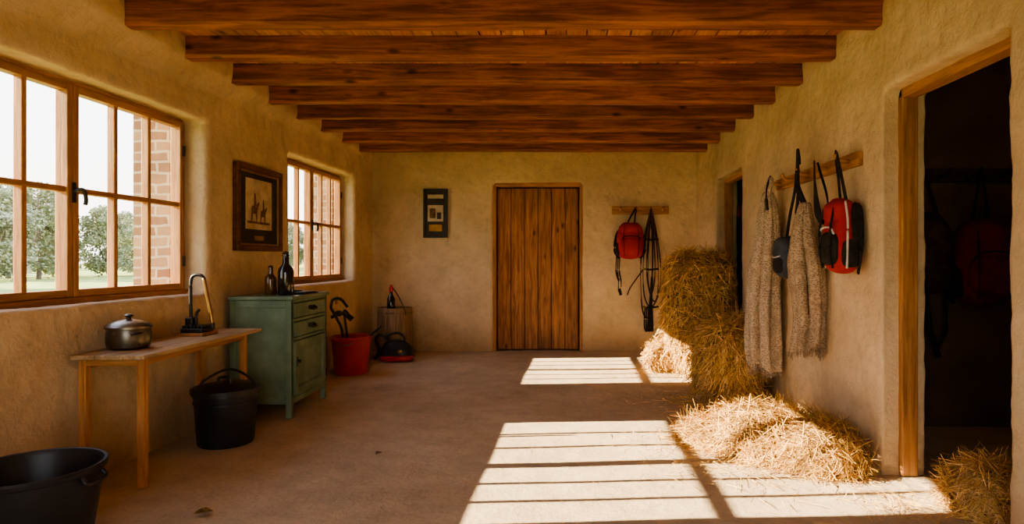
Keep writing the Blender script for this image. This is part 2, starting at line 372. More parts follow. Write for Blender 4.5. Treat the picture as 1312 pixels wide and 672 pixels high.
# ------------------------------------------------------------------ backpacks
def backpack(name,c,sz,face,mat,mat2,hook,stripe=True):
    def P(a,o,z):
        return (c[0]+a,c[1]-o,c[2]+z) if face=='-y' else (c[0]-o,c[1]+a,c[2]+z)
    def R(a,o,z): return (a,o,z) if face=='-y' else (o,a,z)
    ps=[]
    ps.append(blob('body',P(0,0,0),R(sz[0],sz[1],sz[2]),mat,p=3.2,taper=-.10,wob=.06))
    ps.append(blob('front_pocket',P(0,sz[1]*.75,-sz[2]*.32),R(sz[0]*.78,sz[1]*.5,sz[2]*.45),mat2 if stripe else mat,p=3.5,wob=.04))
    ps.append(blob('top_flap',P(0,sz[1]*.15,sz[2]*.62),R(sz[0]*.86,sz[1]*.98,sz[2]*.33),mat,p=2.8,wob=.05))
    for s in (-1,1):
        ps.append(blob('side_pocket',P(s*sz[0]*.88,0,-sz[2]*.45),R(sz[0]*.22,sz[1]*.7,sz[2]*.38),M['strap'],p=3,wob=.03))
        ps.append(tube('compression_strap',[P(s*sz[0]*.5,sz[1]*.95,sz[2]*.75),P(s*sz[0]*.55,sz[1]*1.22,sz[2]*.3),P(s*sz[0]*.55,sz[1]*1.3,-sz[2]*.3),P(s*sz[0]*.5,sz[1]*1.05,-sz[2]*.85)],.008,M['strap'],flat=.5))
        ps.append(tube('shoulder_strap',[P(s*sz[0]*.35,-sz[1]*.7,sz[2]*.85),P(s*sz[0]*.95,-sz[1]*.6,sz[2]*.4),P(s*sz[0]*1.15,-sz[1]*.5,-sz[2]*.5),P(s*sz[0]*.8,-sz[1]*.6,-sz[2]*.98)],.016,M['strap'],flat=.4))
        if stripe:
            ps.append(tube('side_piping',[P(s*sz[0]*.75,sz[1]*.3,sz[2]*.9),P(s*sz[0]*1.03,sz[1]*.35,sz[2]*.4),P(s*sz[0]*1.08,sz[1]*.4,-.2*sz[2]),P(s*sz[0]*1.02,sz[1]*.4,-.85*sz[2])],.006,M['white']))
            ps.append(blob('side_panel',P(s*sz[0]*.80,-sz[1]*.45,sz[2]*.1),R(sz[0]*.28,sz[1]*.5,sz[2]*.75),M['strap'],p=3,wob=.03))
    ps.append(tube('zip',[P(-sz[0]*.7,sz[1]*1.12,sz[2]*.05),P(-sz[0]*.4,sz[1]*1.2,sz[2]*.22),P(sz[0]*.4,sz[1]*1.2,sz[2]*.22),P(sz[0]*.7,sz[1]*1.12,sz[2]*.05)],.006,M['white'] if stripe else M['strap']))
    h=Vector(hook)
    ps.append(tube('hang_loop',[P(-sz[0]*.3,-sz[1]*.2,sz[2]*.8),(Vector(P(-sz[0]*.3,-sz[1]*.2,sz[2]*.8))+h)/2+Vector((0,0,.01)),h,(Vector(P(sz[0]*.3,-sz[1]*.2,sz[2]*.8))+h)/2+Vector((0,0,.01)),P(sz[0]*.3,-sz[1]*.2,sz[2]*.8)],.010,M['strap'],flat=.6))
    return group(name,ps,c)
parts=[box('board',.66,1.36,7.655,7.69,1.685,1.785,M['trimx'],.006)]
for px in (.76,.95,1.13,1.28):
    parts.append(tube('peg',[(px,7.67,1.73),(px,7.60,1.74),(px,7.575,1.765)],.012,M['trimx']))
group('coat_rail',parts,(1.0,7.67,1.73))
backpack('backpack',(.87,7.53,1.36),(.16,.10,.22),'-y',M['red'],M['red'],(.95,7.59,1.765),stripe=False)
parts=[]
for s,(dx,zz) in enumerate(((-.14,.74),(-.12,.80),(-.16,.9))):
    parts.append(tube('trailing_strap',[(.87+dx,7.56,1.20),(.86+dx,7.54,1.0),(.87+dx+.01*s,7.55,.88),(.87+dx+.015*s,7.56,zz)],.010,M['strap'],flat=.5))
parts.append(tube('buckle_end',[(.74,7.55,.78),(.76,7.55,.70)],.018,M['strap'],flat=.5))
group('hanging_strap',parts,(.75,7.56,1.0))
parts=[]
hk=(1.13,7.585,1.75)
def loop(x0,x1,zb,dy=0,r=.009):
    return tube('rein',[hk,((hk[0]+x0)/2,7.60+dy,1.5),(x0,7.62+dy,1.1),(x0+.01,7.61+dy,zb+.15),((x0+x1)/2,7.60+dy,zb),(x1-.01,7.61+dy,zb+.15),(x1,7.62+dy,1.1),((hk[0]+x1)/2,7.60+dy,1.5),hk],r,M['leather'],flat=.5,n=6)
parts+= [loop(1.04,1.22,.55),loop(1.08,1.18,.72,-.02,.011),loop(1.01,1.15,.42,-.01),loop(1.10,1.25,.62,.01)]
parts.append(tube('cheek_strap',[(1.13,7.59,1.75),(1.15,7.585,1.3),(1.14,7.58,.9),(1.11,7.58,.5)],.016,M['strap'],flat=.5))
parts.append(tube('nose_band',[(1.04,7.6,1.02),(1.0,7.56,.97),(.88,7.56,.80),(.84,7.58,.70)],.008,M['leather'],flat=.6))
for k in range(5):
    parts.append(tube('bundled_loop',[(1.06+.02*k,7.58,.56),(1.045+.022*k,7.555,.42),(1.05+.02*k,7.57,.30+.01*(k%2)),(1.08+.018*k,7.59,.27),(1.10+.012*k,7.60,.42),(1.10+.01*k,7.6,.56)],.012,M['strap'],flat=.7))
for z in (1.02,.56,1.38): parts.append(tube('cross_strap',[(1.03,7.58,z),(1.12,7.56,z-.01),(1.22,7.58,z)],.012,M['strap'],flat=.6))
for z in (1.02,.56): parts.append(lathe('ring',[(.012,-.006),(.022,-.006),(.022,.006),(.012,.006),(.012,-.006)],(1.05,7.56,z),M['brass'],16))
group('horse_bridle',parts,(1.12,7.6,1.0))
xa,xb,za,zb=-1.655,-1.355,1.40,2.0
pf=[boxes('frame_sides',[(xa,xa+.028,7.655,7.69,za,zb),(xb-.028,xb,7.655,7.69,za,zb),(xa+.028,xb-.028,7.655,7.69,zb-.028,zb),(xa+.028,xb-.028,7.655,7.69,za,za+.028)],M['dark'],.003),
    box('mount',xa+.02,xb-.02,7.67,7.688,za+.02,zb-.02,M['mount'],0),
    box('print',xa+.055,xb-.055,7.666,7.672,za+.20,zb-.07,M['paper'],0),
    box('caption_band',xa+.07,xb-.07,7.662,7.669,za+.08,za+.16,M['brass'],0),
    box('print_band',xa+.055,xb-.055,7.664,7.669,zb-.20,zb-.12,M['mount'],0),
    box('print_block_1',xa+.08,xb-.15,7.661,7.667,za+.24,za+.36,M['ink'],0),
    box('print_block_2',xa+.17,xb-.08,7.661,7.667,za+.23,za+.31,M['mount'],0)]
group('framed_poster',pf,(-1.5,7.68,1.7))
ya,yb,za,zb=4.57,5.27,1.20,1.86; X=-2.29
def ring(x0,x1,ya,yb,za,zb,w): return [(x0,x1,ya,ya+w,za,zb),(x0,x1,yb-w,yb,za,zb),(x0,x1,ya+w,yb-w,zb-w,zb),(x0,x1,ya+w,yb-w,za,za+w)]
pf=[boxes('frame_moulding',ring(X,X+.045,ya,yb,za,zb,.045),M['frame'],.008,3),
    boxes('frame_lip',ring(X+.01,X+.03,ya+.045,yb-.045,za+.045,zb-.045,.015),M['brass'],.002),
    box('mount',X+.002,X+.018,ya+.05,yb-.05,za+.05,zb-.05,M['mount'],0),
    box('print',X+.017,X+.022,ya+.15,yb-.15,za+.17,zb-.10,M['paper'],0)]
def poly(name,pts,mat):
    V=[(X+.0235,ya+.17+p[0],za+.17+p[1]) for p in pts]; return mesh(name,V,[tuple(range(len(V)))],mat)
for k,(ox,s) in enumerate(((.05,1.0),(.19,.85))):
    pf.append(poly('figure_%d'%k,[(ox,.06),(ox+.02*s,.06),(ox+.03*s,.12*s),(ox+.07*s,.12*s),(ox+.08*s,.06),(ox+.095*s,.06),(ox+.10*s,.15*s),(ox+.13*s,.20*s),(ox+.12*s,.22*s),(ox+.085*s,.19*s),(ox+.07*s,.28*s),(ox+.05*s,.28*s),(ox+.045*s,.19*s),(ox+.01*s,.17*s)],M['ink']))
pf.append(poly('ground_line',[(.0,.045),(.34,.04),(.34,.06),(.0,.062)],M['ink']))
pf.append(box('caption_plate',X+.017,X+.022,ya+.28,yb-.28,za+.085,za+.12,M['brass'],0))
group('framed_print',pf,(X+.02,(ya+yb)/2,za),True)
# ------------------------------------------------------------------ right wall rail and hangings
parts=[box('board',1.675,1.712,3.50,4.80,1.665,1.745,M['trimy'],.006)]
for yy in (3.60,3.9,4.17,4.45,4.7):
    parts.append(tube('peg',[(1.69,yy,1.70),(1.62,yy,1.71),(1.595,yy,1.745)],.012,M['trimy']))
group('peg_rail',parts,(1.69,4.15,1.7))
def drape(name,cx,cy,ztop,zbot,rx,ry,mat,folds=7,seed=0,hook=None,hookmat=None):
    rd=random.Random(seed); seg=72; rows=60; V=[];F=[]
    hem=[rd.uniform(-.035,.035) for _ in range(8)]
    for j in range(rows+1):
        t=j/rows
        g=.30+.70*min(1,t*2.4)**.7; g*=1+.06*math.sin(t*9+seed)
        for i in range(seg):
            a=2*math.pi*i/seg
            f=1+.22*math.sin(folds*a+seed+.8*math.sin(t*3))*min(1,.35+t)+.08*math.sin((folds*2+1)*a+2*t)
            h=sum(hem[k]*math.sin((k+1)*a+k) for k in range(4))*t
            x=cx+rx*g*f*math.cos(a); y=cy+ry*g*f*math.sin(a)
            d=.02*noise.noise(Vector((x*8,y*8,t*6+seed)))
            z=ztop+(zbot-ztop)*t+h
            V.append((min(x+d+.02*math.sin(t*5+seed),1.695),y+d,z))
    for j in range(rows):
        for i in range(seg):
            k=(i+1)%seg; F.append((j*seg+i,j*seg+k,(j+1)*seg+k,(j+1)*seg+i))
    ob=mesh('cloth',V,F,mat,True); so=ob.modifiers.new('thick','SOLIDIFY'); so.thickness=.006
    FV=[];FF=[]
    for i in range(seg):
        for q in range(3):
            b=Vector(V[rows*seg+i])+Vector((rd.uniform(-.008,.008),rd.uniform(-.008,.008),0)); b.x=min(b.x,1.69)
            e=b+Vector((rd.uniform(-.006,.006),rd.uniform(-.006,.006),-rd.uniform(.02,.045)))
            o=len(FV); FV+=[b+Vector((-.002,0,.01)),b+Vector((.002,0,.01)),e+Vector((.0015,0,0)),e+Vector((-.0015,0,0)),b+Vector((0,-.002,.01)),b+Vector((0,.002,.01)),e+Vector((0,.0015,0)),e+Vector((0,-.0015,0))]
            FF+=[(o,o+1,o+2,o+3),(o+4,o+5,o+6,o+7)]
    fr=mesh('fringe',FV,FF,mat)
    ps=[ob,fr]
    if hook:
        hm=hookmat or mat
        ps.append(tube('gathered_top',[(cx,cy-.02,ztop-.04),((cx+hook[0])/2,hook[1]-.01,(ztop+hook[2])/2),hook,((cx+hook[0])/2,hook[1]+.03,(ztop+hook[2])/2),(cx,cy+.02,ztop-.04)],.022 if not hookmat else .011,hm))
        if hookmat: ps.append(lathe('cord_wrap',[(.02,-.07),(.028,-.06),(.028,-.01),(.02,0)],(cx,cy,ztop),hm,20))
    group(name,ps,(cx,cy,ztop))
drape('knitted_blanket',1.58,4.75,1.64,.30,.105,.12,M['knit1'],7,1,(1.60,4.70,1.74))
drape('knitted_scarf',1.605,4.03,1.50,.56,.085,.11,M['knit2'],6,4,(1.60,4.17,1.75),M['strap'])
group('leather_strap',[tube('loop_a',[(1.60,4.7,1.76),(1.56,4.66,1.68),(1.54,4.62,1.60),(1.55,4.62,1.50)],.012,M['strap'],flat=.5)],(1.6,4.7,1.7))
def satchel():
    c=(1.585,4.26,1.15); ps=[]
    ps.append(blob('body',c,(.092,.12,.145),M['grey'],p=3,taper=-.12,wob=.05))
    ps.append(blob('flap',(c[0]-.02,c[1],c[2]+.05),(.085,.115,.09),M['grey'],p=3,wob=.05))
    ps.append(blob('pocket',(c[0]-.078,c[1],c[2]-.05),(.025,.085,.06),M['strap'],p=3,wob=.03))
    ps.append(tube('zip',[(c[0]-.10,c[1]-.08,c[2]+.01),(c[0]-.11,c[1],c[2]+.0),(c[0]-.10,c[1]+.08,c[2]+.01)],.004,M['white']))
    for s in (-1,1):
        ps.append(tube('strap',[(c[0],c[1]+s*.09,c[2]+.08),(c[0]+.01,c[1]+s*.06-.03,c[2]+.3),(1.60,4.19+s*.03,1.60),(1.60,4.17,1.80)],.014,M['strap'],flat=.6))
    ps.append(tube('strap_top',[(1.60,4.145,1.77),(1.60,4.16,1.84),(1.605,4.18,1.86),(1.61,4.2,1.77)],.016,M['strap'],flat=.7))
    group('shoulder_bag',ps,c)
satchel()
backpack('backpack',(1.625,3.58,1.27),(.13,.075,.215),'-x',M['red'],M['strap'],(1.60,3.60,1.76))
group('bag_strap',[tube('loop_%d'%k,[(1.60,3.9,1.75),(1.585-.01*k,3.86-.03*k,1.60),(1.575,3.82-.03*k,1.42),(1.60,3.76,1.36),(1.64,3.80,1.5),(1.62,3.9,1.74)],.010,M['strap'],flat=.5) for k in range(3)],(1.6,3.9,1.7))
# ------------------------------------------------------------------ cabinet
def cabinet():
    x0,x1,y0,y1=-2.34,-1.90,4.45,5.12; g=M['green']; ps=[]
    ps.append(box('top',x0-.01,x1+.02,y0-.02,y1+.02,.845,.872,g,.006,3))
    ps.append(boxes('side_panels',[(x0,x1,y0,y0+.02,.12,.845),(x0,x1,y1-.02,y1,.12,.845)],g,.003))
    ps.append(box('back_panel',x0,x0+.015,y0,y1,.12,.845,g,0))
    ps.append(box('bottom_panel',x0,x1,y0,y1,.12,.14,g,.003))
    ps.append(boxes('corner_posts',[(a,a+.04,b,b+.04,0,.845) for a in (x0,x1-.04) for b in (y0-.006,y1-.034)],g,.006))
    ps.append(boxes('side_rails',[(x0+.04,x1-.04,y0-.006,y0+.01,.10,.16),(x0+.04,x1-.04,y0-.006,y0+.01,.79,.845)],g,.004))
    ps.append(boxes('front_rails',[(x1-.02,x1,y0+.03,y1-.03,z,z+.022) for z in (.823,.685,.548,.10)],g,.003))
    ps.append(box('apron',x1-.02,x1-.004,y0+.03,y1-.03,.10,.15,g,.003))
    ps.append(boxes('drawer_fronts',[(x1-.018,x1+.010,y0+.042,y1-.042,.713,.818),(x1-.018,x1+.010,y0+.042,y1-.042,.576,.681)],g,.006,3))
    ps.append(box('door_panel',x1-.02,x1-.002,y0+.05,y1-.05,.16,.54,g,.002))
    ps.append(boxes('door_frame',ring(x1-.018,x1+.010,y0+.042,y1-.042,.155,.543,.055),g,.005,3))
    yc=(y0+y1)/2
    for z in (.765,.63):
        ps.append(tube('cup_pull',[(x1+.01,yc-.05,z+.01),(x1+.035,yc-.035,z-.002),(x1+.04,yc,z-.004),(x1+.035,yc+.035,z-.002),(x1+.01,yc+.05,z+.01)],.010,M['dark']))
        ps.append(box('pull_plate',x1+.009,x1+.014,yc-.055,yc+.055,z-.006,z+.024,M['dark'],.002))
    ps.append(box('escutcheon',x1+.009,x1+.014,y0+.062,y0+.085,.36,.43,M['dark'],.002))
    ps.append(blob('door_knob',(x1+.028,y0+.074,.40),(.014,.014,.014),M['dark'],p=2,wob=0,seg=16,rings=10))
    for z in (.22,.48): ps.append(lathe('hinge',[(.006,-.03),(.006,.03)],(x1+.012,y1-.04,z),M['dark'],10))
    group('green_cabinet',ps,((x0+x1)/2,yc,0))
cabinet()
def bottle(name,c,h,r,mat):
    group(name,[lathe('glass',[(r*.9,0),(r,.01),(r,h*.55),(r*.9,h*.64),(r*.42,h*.74),(r*.36,h*.93),(r*.46,h*.935),(r*.46,h*.97),(r*.36,h*.975)],c,mat,32),
      lathe('stopper',[(r*.3,h*.97),(r*.36,h*.99),(r*.36,h*1.03),(r*.1,h*1.05)],c,M['leather'],16)],c)
bottle('wine_bottle',(-2.005,4.60,.872),.31,.056,M['bottle'])
bottle('amber_bottle',(-2.125,4.62,.872),.21,.042,M['amber'])
group('shallow_tray',[lathe('tray',[(.0,.004),(.07,.004),(.085,.022),(.09,.022),(.075,0),(.0,0)],(-2.08,4.86,.872),M['dark'],32)],(-2.08,4.86,.872))
group('folded_papers',[boxes('sheets',[(-2.02,-1.91,4.68+.02*k,4.98-.03*k,.872+.006*k,.877+.006*k) for k in range(3)],M['mount'],.001)],(-1.97,4.75,.872))
# ------------------------------------------------------------------ table
def table():
    x0,x1,y0,y1,zt=-2.395,-2.03,3.06,4.28,.665; ps=[]
    ps.append(boxes('top_boards',[(x0+(x1-x0)*k/3+.001,x0+(x1-x0)*(k+1)/3-.001,y0,y1,zt-.022,zt) for k in range(3)],M['tabletop'],.003))
    t=.036
    lx=(x0+.02,x1-.02-t); ly=(y0+.03,y1-.16-t)
    ps.append(boxes('legs',[(a,a+t,b,b+t,0,zt-.022) for a in lx for b in ly],M['trimz'],.003))
    ps.append(boxes('apron_long',[(x0+.025,x0+.045,y0+.05,y1-.17,zt-.075,zt-.022),(x1-.045,x1-.025,y0+.05,y1-.17,zt-.052,zt-.022)],M['trimy'],.002))
    ps.append(boxes('apron_end',[(x0+.04,x1-.04,y0+.034,y0+.052,zt-.055,zt-.022),(x0+.04,x1-.04,y1-.18,y1-.162,zt-.055,zt-.022)],M['trimx'],.002))
    group('side_table',ps,((x0+x1)/2,(y0+y1)/2,0))
table()
def pot():
    c=(-2.275,3.31,.665); ps=[]
    ps.append(lathe('pot_body',[(0,0),(.080,0),(.098,.012),(.104,.04),(.103,.085),(.099,.105),(.106,.108),(.106,.114),(.098,.114)],c,M['pot']))
    ps.append(lathe('lid',[(.108,.112),(.108,.120),(.09,.135),(.055,.148),(.02,.154),(0,.155)],c,M['pot']))
    ps.append(lathe('lid_knob',[(.012,.153),(.010,.165),(.020,.170),(.022,.176),(.014,.182),(0,.184)],c,M['dark'],24))
    for s in (-1,1):
        ps.append(tube('handle',[(c[0]+s*.08,c[1]-s*.075-.02,c[2]+.085),(c[0]+s*.095,c[1]-s*.09-.02,c[2]+.09),(c[0]+s*.105,c[1]-s*.09,c[2]+.09),(c[0]+s*.105,c[1]-s*.08+.02,c[2]+.09),(c[0]+s*.09,c[1]-s*.06+.02,c[2]+.085)],.006,M['dark']))
    group('lidded_pot',ps,c)
pot()
def press():
    c=(-2.24,3.90,.665); x,y,z=c; ps=[]
    ps.append(box('base_board',x-.10,x+.07,y-.09,y+.09,z,z+.018,M['trimx'],.004))
    ps.append(box('iron_bed',x-.085,x+.05,y-.06,y+.06,z+.018,z+.045,M['dark'],.006))
    ps.append(boxes('teeth',[(x-.08+.022*k,x-.067+.022*k,y-.05,y+.05,z+.045,z+.062) for k in range(6)],M['dark'],.003))
    ps.append(box('clamp_block',x-.075,x-.03,y-.03,y+.03,z+.045,z+.11,M['dark'],.006))
    ps.append(tube('arch_bar',[(x-.05,y,z+.09),(x-.055,y,z+.22),(x-.052,y,z+.34),(x-.03,y,z+.372),(x+.01,y,z+.372),(x+.03,y,z+.35)],.010,M['dark']))
    ps.append(tube('lever_rod',[(x+.028,y,z+.355),(x+.045,y,z+.26),(x+.07,y,z+.14),(x+.082,y,z+.06)],.011,M['brass']))
    ps.append(tube('thumb_screw',[(x-.02,y,z+.06),(x-.018,y,z+.13),(x+.0,y,z+.16)],.009,M['dark']))
    ps.append(blob('grip',(x+.082,y,z+.055),(.014,.014,.03),M['dark'],p=2,wob=0,seg=16,rings=10))
    group('leather_press',ps,c)
press()
# ------------------------------------------------------------------ buckets
def lidbucket():
    c=(-2.06,3.875,0.0); r=.185; ps=[]
    ps.append(lathe('body',[(0,0),(r*.82,0),(r*.86,.01),(r*.97,.30),(r*1.02,.305),(r*1.02,.325),(r*.97,.33)],c,M['plastic']))
    ps.append(lathe('lid',[(r*1.06,.32),(r*1.06,.345),(r*1.0,.352),(r*.9,.350),(r*.8,.362),(r*.3,.372),(0,.374)],c,M['plastic']))
    ps.append(lathe('rib',[(r*.93,.255),(r*.985,.258),(r*.985,.268),(r*.93,.272)],c,M['plastic']))
    ps.append(tube('bail_handle',[(c[0]-r*1.0,c[1],.33),(c[0]-r*.75,c[1]+.02,.385),(c[0]-.04,c[1]+.04,.44),(c[0]+.04,c[1]+.045,.44),(c[0]+r*.75,c[1]+.03,.39),(c[0]+r*1.0,c[1],.33)],.008,M['dark']))
    ps.append(tube('lid_grip',[(c[0]-.04,c[1]-.02,.37),(c[0]-.03,c[1]-.02,.405),(c[0]+.03,c[1]-.02,.405),(c[0]+.04,c[1]-.02,.37)],.009,M['dark']))
    group('lidded_bucket',ps,c)
lidbucket()
def tub():
    c=(-2.0,2.37,0); ps=[]
    ps.append(lathe('shell',[(0,0),(.175,0),(.183,.010),(.228,.325),(.238,.330),(.241,.345),(.236,.354),(.226,.352),(.218,.335),(.176,.03),(0,.022)],c,M['plastic'],72))
    for s in (-1,1):
        ps.append(tube('grip',[(c[0]+s*.232,c[1]-.05,.325),(c[0]+s*.25,c[1]-.045,.30),(c[0]+s*.25,c[1]+.045,.30),(c[0]+s*.232,c[1]+.05,.325)],.008,M['plastic']))
    group('rubber_tub',ps,c)
tub()
def redbucket():
    c=(-2.06,6.22,0); ps=[]
    ps.append(lathe('shell',[(0,0),(.155,0),(.16,.01),(.187,.345),(.20,.35),(.202,.372),(.193,.376),(.183,.365),(.155,.03),(0,.025)],c,M['redpl']))
    ps.append(tube('wire_handle',[(c[0]-.19,c[1],.36),(c[0]-.12,c[1]-.12,.345),(c[0],c[1]-.21,.30),(c[0]+.12,c[1]-.12,.345),(c[0]+.19,c[1],.36)],.005,M['pot']))
    ps.append(tube('spout_grip',[(c[0]+.17,c[1],.36),(c[0]+.24,c[1],.42),(c[0]+.30,c[1],.47)],.012,M['dark']))
    group('red_bucket',ps,c)
redbucket()
def tools():
    x,y=-2.09,6.2; ps=[]
    ps.append(tube('handle_bar',[(x-.03,y,.05),(x-.05,y,.40),(x-.10,y-.02,.55),(x-.15,y-.05,.66)],.014,M['dark']))
    ps.append(tube('hook_head',[(x-.15,y-.05,.66),(x-.13,y-.04,.74),(x-.06,y-.02,.74),(x+.0,y,.66)],.014,M['dark']))
    ps.append(tube('second_bar',[(x+.02,y+.03,.05),(x-.02,y+.03,.42),(x-.04,y+.02,.62),(x+.02,y,.58),(x+.06,y-.01,.55)],.012,M['dark']))
    ps.append(tube('cross_bar',[(x-.15,y-.04,.56),(x-.06,y,.60),(x+.04,y,.53)],.016,M['dark']))
    ps.append(blob('joint',(x-.08,y-.02,.60),(.035,.03,.03),M['dark'],p=2.5))
    ps.append(tube('brass_tip',[(x-.1,y-.03,.69),(x-.1,y-.03,.78)],.013,M['brass']))
    group('hand_tools',ps,(x,y,.05))
tools()
def barrel():
    c=(-1.90,7.28,0); ps=[]
    ps.append(lathe('staves',[(0,0),(.195,0),(.20,.15),(.202,.29),(.20,.43),(.195,.575),(.18,.575),(.18,.56),(0,.56)],c,M['barrel'],36,smooth=True))
    for z,r in ((.06,.199),(.29,.203),(.52,.199)):
        ps.append(lathe('hoop',[(r-.004,z-.010),(r+.003,z-.010),(r+.003,z+.010),(r-.004,z+.010)],c,M['barrel'],36))
    group('wooden_barrel',ps,c)
    b=(-1.93,7.22,.56)
    group('oil_bottle',[lathe('body',[(0,0),(.045,0),(.048,.02),(.046,.12),(.02,.17),(.018,.21),(0,.21)],b,M['bottle'],24),lathe('cap',[(.022,.2),(.022,.25),(.012,.26),(.012,.28),(0,.28)],b,M['redpl'],20)],b)
    group('wire_coil',[tube('wire',[(-1.91,7.22,.80),(-1.86,7.20,.74),(-1.80,7.18,.64),(-1.75,7.1,.575),(-1.72,7.06,.50)],.006,M['leather'])],(-1.86,7.2,.6))
    q=(-1.80,6.96,0); ps=[]
    ps.append(blob('bag_body',(q[0],q[1],.12),(.18,.10,.12),M['plastic'],p=2.6,wob=.08,taper=-.2))
    ps.append(blob('red_base',(q[0]+.01,q[1]-.01,.04),(.185,.105,.04),M['redpl'],p=3.5,wob=.03))
    ps.append(tube('carry_handle',[(q[0]-.10,q[1],.20),(q[0]-.08,q[1],.29),(q[0]+.02,q[1],.31),(q[0]+.08,q[1],.27),(q[0]+.10,q[1],.19)],.012,M['plastic']))
    ps.append(tube('hose',[(q[0]-.05,q[1]-.05,.20),(q[0]-.15,q[1]-.07,.30),(q[0]-.22,q[1]-.05,.25),(q[0]-.20,q[1],.12),(q[0]-.24,q[1],.02)],.014,M['plastic']))
    ps.append(blob('buckle',(q[0]+.06,q[1]-.10,.12),(.03,.012,.02),M['brass'],p=3))
    group('tool_bag',ps,q)
barrel()
# ------------------------------------------------------------------ hay
def hay(name,lobes,nstr,seed,ln=(.08,.20),wd=.0032,bias=(0,0,-.5),loose=None,xmax=1.685):
    rd=random.Random(seed)
    def surf(lb,d,f=1.0):
        c,r,p=lb; s=(abs(d.x)**p+abs(d.y)**p+abs(d.z)**p)**(-1/p)
        q=Vector((d.x*r[0],d.y*r[1],d.z*r[2]))*s
        w=Vector(c)+q
        k=f*(1+.15*noise.noise(w*4+Vector((seed,0,0)))+.10*noise.noise(w*11))
        w=Vector(c)+q*k
        return w
    def nrm(lb,w):
        c,r,p=lb; v=w-Vector(c)
        g=Vector([math.copysign((abs(v[i])/r[i])**(p-1)/r[i],v[i]) for i in range(3)])
        return g.normalized() if g.length>0 else Vector((0,0,1))
    parts=[]
    V=[];F=[]
    for lb in lobes:
        seg,rg=40,26; o=len(V)
        for j in range(rg+1):
            ph=-math.pi/2+math.pi*j/rg
            for i in range(seg):
                th=2*math.pi*i/seg; d=Vector((math.cos(ph)*math.cos(th),math.cos(ph)*math.sin(th),math.sin(ph)))
                w=surf(lb,d,.94); w.z=max(w.z,.004); w.x=min(w.x,xmax); V.append(w)
        for j in range(rg):
            for i in range(seg):
                k=(i+1)%seg; F.append((o+j*seg+i,o+j*seg+k,o+(j+1)*seg+k,o+(j+1)*seg+i))
    parts.append(mesh('core',V,F,M['haycore'],True))
    V=[];F=[];T=[]
    wts=[l[1][0]*l[1][1]+l[1][0]*l[1][2]+l[1][1]*l[1][2] for l in lobes]
    B=Vector(bias)
    def strand(p,d,n,L,w,tint):
        o=len(V); d=d.normalized(); s=d.cross(n)
        if s.length<.01: s=d.cross(Vector((0,1,.2)))
        s.normalize(); s=(s+n*rd.uniform(-.9,.9)).normalized()
        cur=p.copy(); dd=d.copy(); K=4
        bend=Vector((rd.uniform(-1,1),rd.uniform(-1,1),rd.uniform(-1,.5)))*.45
        for k in range(K):
            ww=w*(1-.5*k/(K-1))
            a=cur+s*ww; b=cur-s*ww
            for q in (a,b):
                q.z=max(q.z,.004+rd.random()*.006); q.x=min(q.x,xmax+.008); V.append(q); T.append(tint)
            cur=cur+dd*L/(K-1); dd=(dd+bend/(K-1)*1.2).normalized()
        for k in range(K-1): F.append((o+2*k,o+2*k+1,o+2*k+3,o+2*k+2))
    for _ in range(nstr):
        lb=rd.choices(lobes,wts)[0]
        d=Vector((rd.gauss(0,1),rd.gauss(0,1),rd.gauss(0,1))).normalized()
        if d.x>.75 and lb[0][0]+lb[1][0]>1.6: continue
        w=surf(lb,d,rd.uniform(.94,1.03))
        if w.z<0 or w.x>xmax+.005: continue
        n=nrm(lb,w)
        t=Vector((rd.gauss(0,1),rd.gauss(0,1),rd.gauss(0,1)))+B*rd.uniform(.3,1.8)
        t=(t-n*t.dot(n)).normalized()
        t=(t+n*abs(rd.gauss(0,.30))).normalized()
        v=rd.uniform(.38,1.25); tint=(v,v*rd.uniform(.86,1.0),v*rd.uniform(.65,1.1))
        strand(w-t*.03,t,n,rd.uniform(*ln),wd*rd.uniform(.5,1.3),tint)
    if loose:
        (cx,cy),(sx,sy),cnt=loose
        for _ in range(cnt):
            x=rd.gauss(cx,sx); y=rd.gauss(cy,sy)
            if x>xmax: continue
            a=rd.uniform(0,6.28); v=rd.uniform(.6,1.2)
            strand(Vector((x,y,.008+abs(rd.gauss(0,.008)))),Vector((math.cos(a),math.sin(a),rd.uniform(-.05,.1))),Vector((0,0,1)),rd.uniform(.04,.14),wd*.7,(v,v*.96,v*.9))
    parts.append(mesh('strands',V,F,M['hay'],False,T))
    c=lobes[0][0]; group(name,parts,(c[0],c[1],0))
hay('hay_bale',[((1.39,6.25,.62),(.31,.42,.58),3.4),((1.44,6.1,.30),(.26,.38,.32),3)],12000,11,(.10,.24),.0040,(0,0,-1.2))
hay('hay_heap',[((1.41,5.15,.28),(.27,.34,.36),2.4),((1.47,5.22,.50),(.19,.26,.17),2.2)],9000,12,(.08,.22),.0034,(-.3,0,-1.3),((1.2,4.95),(.22,.2),400))
hay('straw_clump',[((1.07,6.42,.13),(.17,.20,.17),2.4)],3000,13,(.08,.15),.004,(0,0,-.8),((1.1,6.2),(.25,.2),200))
hay('hay_pile',[((1.31,3.80,.03),(.38,.46,.19),2.1),((1.46,3.56,.04),(.28,.34,.17),2.1),((1.04,3.93,.0),(.28,.28,.12),2)],18000,14,(.08,.22),.0023,(-.9,-.3,-.4),((1.08,3.65),(.28,.30),1000))
hay('straw_heap',[((1.93,2.80,.05),(.17,.20,.18),2.1)],5000,15,(.06,.16),.0022,(-.3,0,-.5),((1.6,2.85),(.12,.12),180),xmax=2.3)
